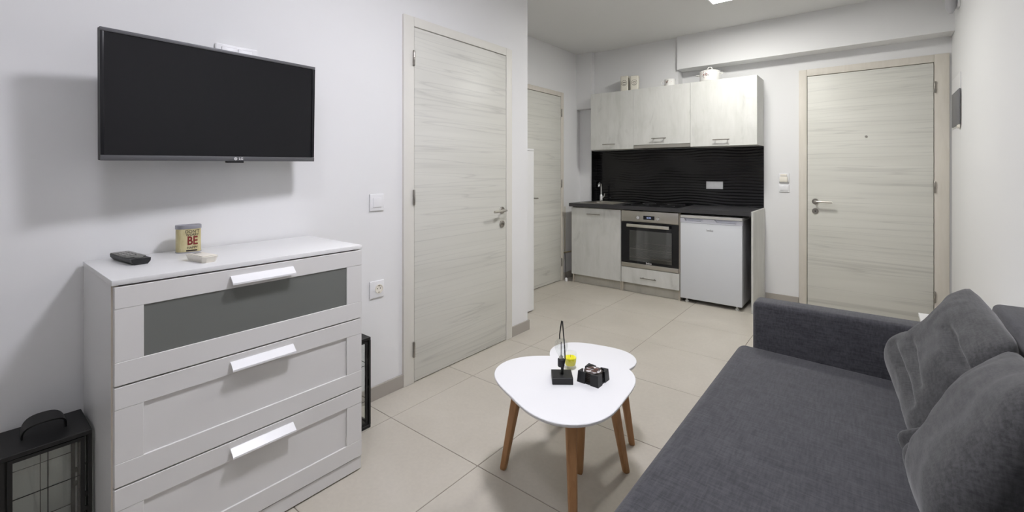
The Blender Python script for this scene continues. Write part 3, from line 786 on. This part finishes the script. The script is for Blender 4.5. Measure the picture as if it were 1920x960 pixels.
box('window', wx0, wx1, KF + 0.0005, KF + 0.004, wz0, wz1, M_OPANE, door)
box('bottom_trim', X0, X1, KF - 0.002, KF + 0.020, 0.2685, 0.3105, M_STEEL, door, 0.0015)
h = box('handle', -1.986, -1.545, KF - 0.050, KF - 0.036, 0.690, 0.721, M_RACK, door, 0.003)
for x in (-1.965, -1.572): box('handle_post', x - 0.006, x + 0.006, KF - 0.036, KF - 0.0022, 0.699, 0.712, M_STEEL, h)
lettering('lettering', 'beko', 0.030, M_LOGOW, door, (-1.765, KF - 0.0026, 0.325), (1, 0, 0), (0, 0, 1), depth=0.0004, bold=0.0004)
for z in (0.455, 0.365):
    bm = bmesh.new()
    for y in (4.47, 4.87): atube(bm, [(-1.998, y, z), (-1.532, y, z)], 0.0035, 6)
    for k in range(13): atube(bm, [(-1.985 + k * 0.0367, 4.47, z), (-1.985 + k * 0.0367, 4.87, z)], 0.0016, 5)
    link('oven_rack', bm, M_RACK, o, 0.8)
# under-counter fridge
f = thing('fridge', (-1.178, 4.72, 0), 'small white under-counter fridge right of the oven', 'fridge')
FX0, FX1 = -1.4505, -0.9045
box('body', FX0 + 0.002, FX1 - 0.002, 4.487, 4.965, 0.040, 0.814, M_FSIDE, f, 0.003)
box('top_panel', FX0, FX1, KF + 0.001, 4.965, 0.815, 0.842, M_WTOP, f, 0.004)
dr = box('door', FX0, FX1, KF, KF + 0.055, 0.038, 0.770, M_WAPP, f, 0.005, 3)
box('door_gasket', FX0 + 0.008, FX1 - 0.008, KF + 0.0552, KF + 0.0568, 0.05, 0.80, M_FSIDE, f)
bm = bmesh.new()
abox(bm, FX0, FX1, KF + 0.032, KF + 0.055, 0.7705, 0.8135)
g = link('grip', bm, M_GRIP, dr)
bm = bmesh.new()
xm = (FX0 + FX1) / 2 - 0.012
aprism(bm, [(FX0, 0.7705), (FX1, 0.7705), (FX1, 0.811), (FX1 - 0.036, 0.811), (FX1 - 0.050, 0.785), (xm + 0.072, 0.785), (xm + 0.048, 0.811), (xm - 0.048, 0.811), (xm - 0.072, 0.785), (FX0 + 0.050, 0.785), (FX0 + 0.036, 0.811), (FX0, 0.811)], KF, KF + 0.0318, 'xz')
link('grip_lip', bm, M_GRIP, g)
lettering('lettering', 'beko', 0.030, M_LOGO, dr, (-1.178, KF - 0.0006, 0.708), (1, 0, 0), (0, 0, 1), depth=0.0004, bold=0.0003)
for x in (FX0 + 0.05, FX1 - 0.05):
    for y in (4.475, 4.92): lathe('foot', [(0, 0), (0.016, 0), (0.016, 0.012), (0.009, 0.014), (0.009, 0.0405), (0, 0.0405)], (x, y, 0), M_WTOP, f, 16)
# end panel
tag(box('end_panel', -0.832, -0.816, 4.432, 4.984, 0, 0.9025, M_KIT, bev=0.001, seg=1, loc=(-0.824, 4.7, 0)), 'tall whitewashed end panel closing the kitchen right of the fridge', 'panel')
# worktop (with the cut-out for the sink)
sx0, sx1, sy0, sy1 = -2.60, -2.175, 4.475, 4.925
wt = thing('worktop', (-1.75, 4.7, 0.864), 'charcoal kitchen worktop over the base cabinets and fridge', 'worktop')
boxes('slab', [(-2.690, sx0 + .012, 4.400, 4.983, 0.864, 0.9025), (sx1 - .012, -0.8325, 4.400, 4.983, 0.864, 0.9025), (sx0 + .012, sx1 - .012, 4.400, sy0 + .012, 0.864, 0.9025), (sx0 + .012, sx1 - .012, sy1 - .012, 4.983, 0.864, 0.9025)], M_WORKTOP, wt)
sk = thing('sink', ((sx0 + sx1) / 2, (sy0 + sy1) / 2, 0.76), 'square stainless steel sink set into the worktop', 'sink')
bm = bmesh.new()
def rrect(x0, x1, y0, y1, z, r, n=6):
    pts = []
    for (cx_, cy_, a0) in ((x1 - r, y1 - r, 0), (x0 + r, y1 - r, 90), (x0 + r, y0 + r, 180), (x1 - r, y0 + r, 270)):
        for k in range(n + 1):
            a = math.radians(a0 + 90 * k / n); pts.append((cx_ + r * math.cos(a), cy_ + r * math.sin(a), z))
    return pts
loft('basin', [rrect(sx0, sx1, sy0, sy1, 0.9032, 0.02), rrect(sx0, sx1, sy0, sy1, 0.9060, 0.02), rrect(sx0 + .022, sx1 - .022, sy0 + .022, sy1 - .062, 0.9060, 0.04), rrect(sx0 + .027, sx1 - .027, sy0 + .027, sy1 - .067, 0.900, 0.04),
    rrect(sx0 + .032, sx1 - .032, sy0 + .032, sy1 - .072, 0.775, 0.04), rrect(sx0 + .06, sx1 - .06, sy0 + .06, sy1 - .10, 0.768, 0.03)], M_STEEL, sk, cap0=False)
lathe('drain', [(0.035, 0.7685), (0.035, 0.7705), (0.028, 0.7695), (0, 0.7695)], ((sx0 + sx1) / 2, 4.67, 0), M_CHROME, sk, 24)
fx, fy, fz = -2.535, 4.888, 0.9062
fa = thing('faucet', (fx, fy, fz), 'chrome mixer tap standing behind the sink', 'faucet', local=True)
lathe('base', [(0, 0), (0.026, 0), (0.026, 0.006), (0.021, 0.012), (0.020, 0.07), (0.017, 0.078), (0, 0.078)], (0, 0, 0), M_CHROME, fa, 24)
tube('spout', [(0, 0, 0.07), (0, 0, 0.16), (0.002, -0.010, 0.205), (0.008, -0.038, 0.228), (0.016, -0.075, 0.222), (0.020, -0.096, 0.196), (0.021, -0.100, 0.172)], [0.011, 0.0105, 0.0105, 0.0105, 0.0105, 0.0105, 0.0115], M_CHROME, fa, 12)
tube('lever', [(0.018, 0, 0.045), (0.035, 0, 0.055), (0.05, -0.005, 0.095)], [0.008, 0.007, 0.005], M_CHROME, fa, 10)
hb = thing('hob', (-1.77, 4.69, 0.9026), 'black glass hob set on the worktop above the oven', 'hob')
box('glass', -2.060, -1.480, 4.440, 4.945, 0.9028, 0.9075, M_HOB, hb, 0.0015)
for x, y, r in ((-1.915, 4.56, 0.09), (-1.62, 4.56, 0.072), (-1.915, 4.82, 0.072), (-1.62, 4.82, 0.09)):
    lathe('cooking_zone', [(r, 0.9076), (r, 0.9078), (r - 0.003, 0.9078), (r - 0.003, 0.9076)], (x, y, 0), M_MARK, hb, 40)
# splashback: glossy black relief panels with running waves
spl = thing('splashback', (-1.74, 4.99, 0.905), 'glossy black rippled splashback behind the kitchen worktop', 'splashback')
def wavy(name, a0, a1, z0, z1, P, na, nz, seed):
    bm = bmesh.new(); G = []
    for i in range(na + 1):
        row = []
        for j in range(nz + 1):
            a = a0 + (a1 - a0) * i / na; z = z0 + (z1 - z0) * j / nz
            ph = z / 0.030 + 0.8 * noise.noise(Vector((a * 2.6 + seed, z * 3.2, 0.3))) + 0.30 * math.sin(a * 9 + seed + z * 6)
            am = 0.55 + 0.45 * noise.noise(Vector((a * 3.5, z * 6, seed + 5)))
            wv = (0.5 + 0.5 * math.sin(2 * math.pi * ph)) * am
            row.append(bm.verts.new(P(a, 0.0050 * wv, z)))
        G.append(row)
    for i in range(na):
        for j in range(nz): bm.faces.new((G[i][j], G[i + 1][j], G[i + 1][j + 1], G[i][j + 1]))
    # thickness behind
    o_ = link(name, bm, M_SPLASH, spl, True)
    return o_
wavy('panel', -2.648, -0.826, 0.9035, 1.509, lambda a, o_, z: (a, 4.990 - o_, z), 230, 150, 1.0)
box('backing', -2.640, -0.826, 4.991, 4.999, 0.9035, 1.509, M_BLK, spl)
wavy('return_panel', 4.858, 4.990, 0.9035, 1.509, lambda a, o_, z: (-2.648 + o_, a, z), 20, 150, 4.0)
box('backing', -2.6515, -2.6485, 4.858, 4.990, 0.9035, 1.509, M_BLK, spl)
t = thing('double_socket', (-1.277, 4.976, 1.118), 'white double socket on the black splashback', 'socket')
box('plate', -1.359, -1.196, 4.972, 4.981, 1.079, 1.157, M_PLAST, t, 0.002)
for x in (-1.343, -1.272): box('cover', x, x + 0.06, 4.967, 4.972, 1.090, 1.146, M_PLAST, t, 0.002)
# wall cabinets
UF, UB, UZ0, UZ1 = 4.67, 4.998, 1.510, 2.158
def wall_cabinet(x0, x1, z0, hx0, hx1, hz, label):
    t = thing('wall_cabinet', ((x0 + x1) / 2, 4.84, z0), label, 'cabinet', 'wall cabinets above the worktop')
    boxes('carcass', [(x0 + .0005, x0 + .0165, UF + .020, 4.858, z0, UZ1), (x1 - .0165, x1 - .0005, UF + .020, 4.858, z0, UZ1), (x0 + .0005, x0 + .0165, 4.858, UB, z0, UZ1), (x1 - .0165, x1 - .0005, 4.858, UB, z0, UZ1),
                      (x0 + .0165, x1 - .0165, UF + .020, UB, z0, z0 + .016), (x0 + .0165, x1 - .0165, UF + .020, UB, UZ1 - .016, UZ1), (x0 + .0165, x1 - .0165, UB - .008, UB, z0 + .016, UZ1 - .016)], M_KIT, t)
    dr = box('door', x0 + .001, x1 - .001, UF, UF + .018, z0, UZ1, M_KIT, t, 0.0012, 1)
    bar_handle(dr, hx0, hx1, hz, UF)
wall_cabinet(-2.560, -2.034, UZ0, -2.393, -2.240, 1.568, 'left whitewashed wall cabinet above the sink')
wall_cabinet(-2.034, -1.430, 1.548, -1.822, -1.668, 1.610, 'middle whitewashed wall cabinet above the extractor hood')
wall_cabinet(-1.430, -0.827, UZ0, -1.210, -1.058, 1.570, 'right whitewashed wall cabinet carrying the lidded pot')
t = thing('extractor_hood', (-1.732, 4.83, 1.51), 'slim steel extractor hood under the middle wall cabinet', 'extractor hood')
box('front_strip', -2.032, -1.432, UF + 0.004, UF + 0.022, 1.512, 1.5465, M_STEEL, t, 0.001, 1)
box('body', -2.030, -1.434, UF + 0.0222, 4.97, 1.514, 1.5465, M_FSIDE, t)
box('filter', -2.00, -1.464, UF + 0.05, 4.93, 1.5125, 1.5138, M_STEEL, t)
# canisters on the cabinets
def canister(x, y, w, h, rz, label):
    t = thing('canister', (x, y, UZ1 + 0.0005), label, 'canister', 'cream canisters on the wall cabinets', rz=rz, local=True)
    a = w / 2
    loft('body', [rrect(-a, a, -a, a, 0, 0.016, 5), rrect(-a, a, -a, a, h - 0.022, 0.016, 5)], M_TIN, t)
    loft('lid', [rrect(-a - .002, a + .002, -a - .002, a + .002, h - 0.0215, 0.017, 5), rrect(-a - .002, a + .002, -a - .002, a + .002, h - 0.004, 0.017, 5), rrect(-a + .004, a - .004, -a + .004, a - .004, h, 0.014, 5)], M_TIN, t)
    bm = bmesh.new(); alathe(bm, [(0.031, 0), (0.031, -0.0006), (0.028, -0.0006), (0.028, 0)], (0, -a - 0.0004, h * 0.52), 32, 'y')
    lb = link('label_ring', bm, M_FLOWG, t)
    bm = bmesh.new()
    for k in range(9):
        u0, u1 = math.pi * (0.15 + 0.7 * k / 9), math.pi * (0.15 + 0.7 * (k + 1) / 9)
        q = [bm.verts.new((r * math.cos(u), -a - 0.0009, h * 0.52 - 0.006 + r * 0.72 * math.sin(u))) for r, u in ((0.024, u0), (0.024, u1), (0.014, u1), (0.014, u0))]
        bm.faces.new(q)
    link('printed_arch', bm, M_FLOWG, t)
    boxes('printed_line', [(-0.018, 0.018, -a - 0.0009, -a - 0.0003, h * 0.52 - 0.016, h * 0.52 - 0.013), (-0.013, 0.013, -a - 0.0009, -a - 0.0003, h * 0.52 - 0.022, h * 0.52 - 0.0195)], M_FLOWG, t)
canister(-2.166, 4.748, 0.086, 0.172, rad(8), 'cream square canister, left of the two on the wall cabinets')
canister(-2.054, 4.752, 0.092, 0.160, rad(16), 'cream square canister, right of the two on the wall cabinets')
def flowers(parent, r, zc, n, spread, seed):
    rnd = random.Random(seed)
    for m_, cnt, nm in ((M_FLOWG, n, 'printed_leaf'), (M_FLOWR, n // 2, 'printed_petal')):
        bm = bmesh.new()
        for k in range(cnt):
            a = -math.pi / 2 - 0.25 + rnd.gauss(0, spread); z = zc + rnd.gauss(0, 0.011); s_ = rnd.uniform(0.002, 0.0042)
            c_ = Vector((r * math.cos(a), r * math.sin(a), z)); tg = Vector((-math.sin(a), math.cos(a), 0)); nn = Vector((math.cos(a), math.sin(a), 0)) * 0.0008
            bm.faces.new([bm.verts.new(c_ + nn + tg * s_ * math.cos(q * 1.047) + Vector((0, 0, s_ * math.sin(q * 1.047)))) for q in range(6)])
        link(nm, bm, m_, parent)
p = thing('lidded_pot', (-1.266, 4.760, UZ1 + 0.0005), 'white enamel pot with lid and floral print on the right wall cabinet', 'pot', local=True)
lathe('body', [(0, 0), (0.090, 0), (0.094, 0.006), (0.094, 0.092), (0.097, 0.094), (0.097, 0.097), (0.092, 0.097)], (0, 0, 0), M_ENAM, p, 48)
lathe('lid', [(0.0955, 0.0972), (0.0955, 0.100), (0.080, 0.110), (0.045, 0.118), (0, 0.121)], (0, 0, 0), M_ENAM, p, 48)
tube('lid_handle', [(-0.020, 0, 0.117), (-0.020, 0, 0.136), (-0.010, 0, 0.147), (0.010, 0, 0.147), (0.020, 0, 0.136), (0.020, 0, 0.117)], 0.005, M_ENAM, p, 10)
for sgn in (-1, 1):
    tube('side_handle', [(sgn * 0.092, -0.030, 0.074), (sgn * 0.120, -0.028, 0.076), (sgn * 0.130, 0, 0.077), (sgn * 0.120, 0.028, 0.076), (sgn * 0.092, 0.030, 0.074)], 0.0045, M_ENAM, p, 10)
flowers(p, 0.0945, 0.062, 26, 0.22, 4)
p = thing('enamel_mug', (-1.664, 4.752, UZ1 + 0.0005), 'small white enamel mug with floral print on the middle wall cabinet', 'mug', local=True)
lathe('body', [(0, 0), (0.050, 0), (0.053, 0.004), (0.053, 0.070), (0.055, 0.073), (0.052, 0.073), (0.050, 0.066), (0.050, 0.006), (0, 0.005)], (0, 0, 0), M_ENAM, p, 40)
tube('handle', [(-0.051, -0.010, 0.062), (-0.076, -0.016, 0.060), (-0.086, -0.018, 0.042), (-0.076, -0.016, 0.020), (-0.051, -0.010, 0.016)], 0.0045, M_ENAM, p, 10)
flowers(p, 0.0535, 0.045, 16, 0.25, 9)
# wall controls right of the kitchen
t = thing('thermostat', (-0.655, YB, 1.2), 'cream thermostat above the light switch by the entrance door', 'thermostat')
box('plate', -0.697, -0.613, YB - 0.010, YB - 0.0005, 1.158, 1.244, M_PLAST, t, 0.003, 3)
box('cover', -0.690, -0.624, YB - 0.024, YB - 0.010, 1.160, 1.212, M_CREAM, t, 0.003, 2)
box('dial_window', -0.684, -0.630, YB - 0.016, YB - 0.010, 1.218, 1.236, M_CREAM, t, 0.001)
t = thing('double_switch', (-0.653, YB, 1.1), 'white double light switch below the thermostat', 'switch')
box('plate', -0.697, -0.610, YB - 0.009, YB - 0.0005, 1.064, 1.137, M_PLAST, t, 0.003, 3)
for x in (-0.686, -0.6525): box('rocker', x, x + 0.032, YB - 0.013, YB - 0.009, 1.077, 1.124, M_PLAST, t, 0.0015)
# fuse box and sensor on the right wall
t = thing('fuse_box', (XR, 4.64, 1.6), 'dark grey fuse box cover on the right wall beside the entrance door', 'fuse box')
box('frame', XR - 0.005, XR - 0.0005, 4.515, 4.945, 1.59, 1.975, M_PLAST, t, 0.001, 1)
box('cover', XR - 0.013, XR - 0.0055, 4.49, 4.86, 1.600, 1.855, M_FUSE, t, 0.002)
box('latch', XR - 0.016, XR - 0.0055, 4.50, 4.58, 1.575, 1.5985, M_CREAM, t, 0.002)
t = thing('wall_siren', (XR, 4.56, 2.42), 'small grey sensor high on the right wall near the ceiling', 'sensor')
box('bracket', XR - 0.012, XR - 0.0005, 4.54, 4.62, 2.45, 2.60, M_PLAST, t, 0.003)
lathe('housing', [(0, 0), (0.012, 0), (0.028, 0.03), (0.034, 0.08), (0.034, 0.16), (0.028, 0.17), (0, 0.17)], (XR - 0.046, 4.58, 2.42), M_FSIDE, t, 24)
# tall white cabinet in the alcove
t = thing('shoe_cabinet', (-2.60, 3.09, 0), 'tall plain white cabinet tucked into the alcove behind the wall corner', 'cabinet')
boxes('carcass', [(-2.815, -2.402, 2.896, 2.912, 0, 1.447), (-2.815, -2.402, 3.282, 3.298, 0, 1.447), (-2.815, -2.402, 2.912, 3.282, 0.03, 0.046), (-2.815, -2.805, 2.912, 3.282, 0.046, 1.447)], M_DRES, t)
box('top_panel', -2.815, -2.384, 2.894, 3.300, 1.4475, 1.466, M_DRES, t, 0.0015, 1)
box('door', -2.400, -2.384, 2.897, 3.297, 0.012, 1.4455, M_DRES, t, 0.0015, 1)
# pipe and cable beside the sink cabinet
t = thing('wall_pipe', (-2.80, 4.6, 0.30), 'thin yellowish pipe running along the wall behind the sink cabinet', 'pipe')
tube('pipe_run', [(-2.810, 4.485, 0.312), (-2.810, 4.868, 0.302)], 0.006, M_PIPE, t)
tube('riser', [(-2.806, 4.500, 0.312), (-2.806, 4.500, 0.85)], 0.003, M_PIPE, t)
t = thing('cable', (-2.76, 4.46, 0), 'black cable hanging to a white plug on the floor by the alcove door', 'cable')
tube('cord', [(-2.797, 4.484, 0.316), (-2.785, 4.475, 0.22), (-2.770, 4.460, 0.12), (-2.752, 4.435, 0.05), (-2.742, 4.425, 0.036)], 0.0035, M_CABLE, t)
lathe('plug', [(0, 0), (0.014, 0.0), (0.017, 0.008), (0.016, 0.030), (0.008, 0.040), (0, 0.040)], (-2.738, 4.420, 0.0008), M_PLAST, t, 16)
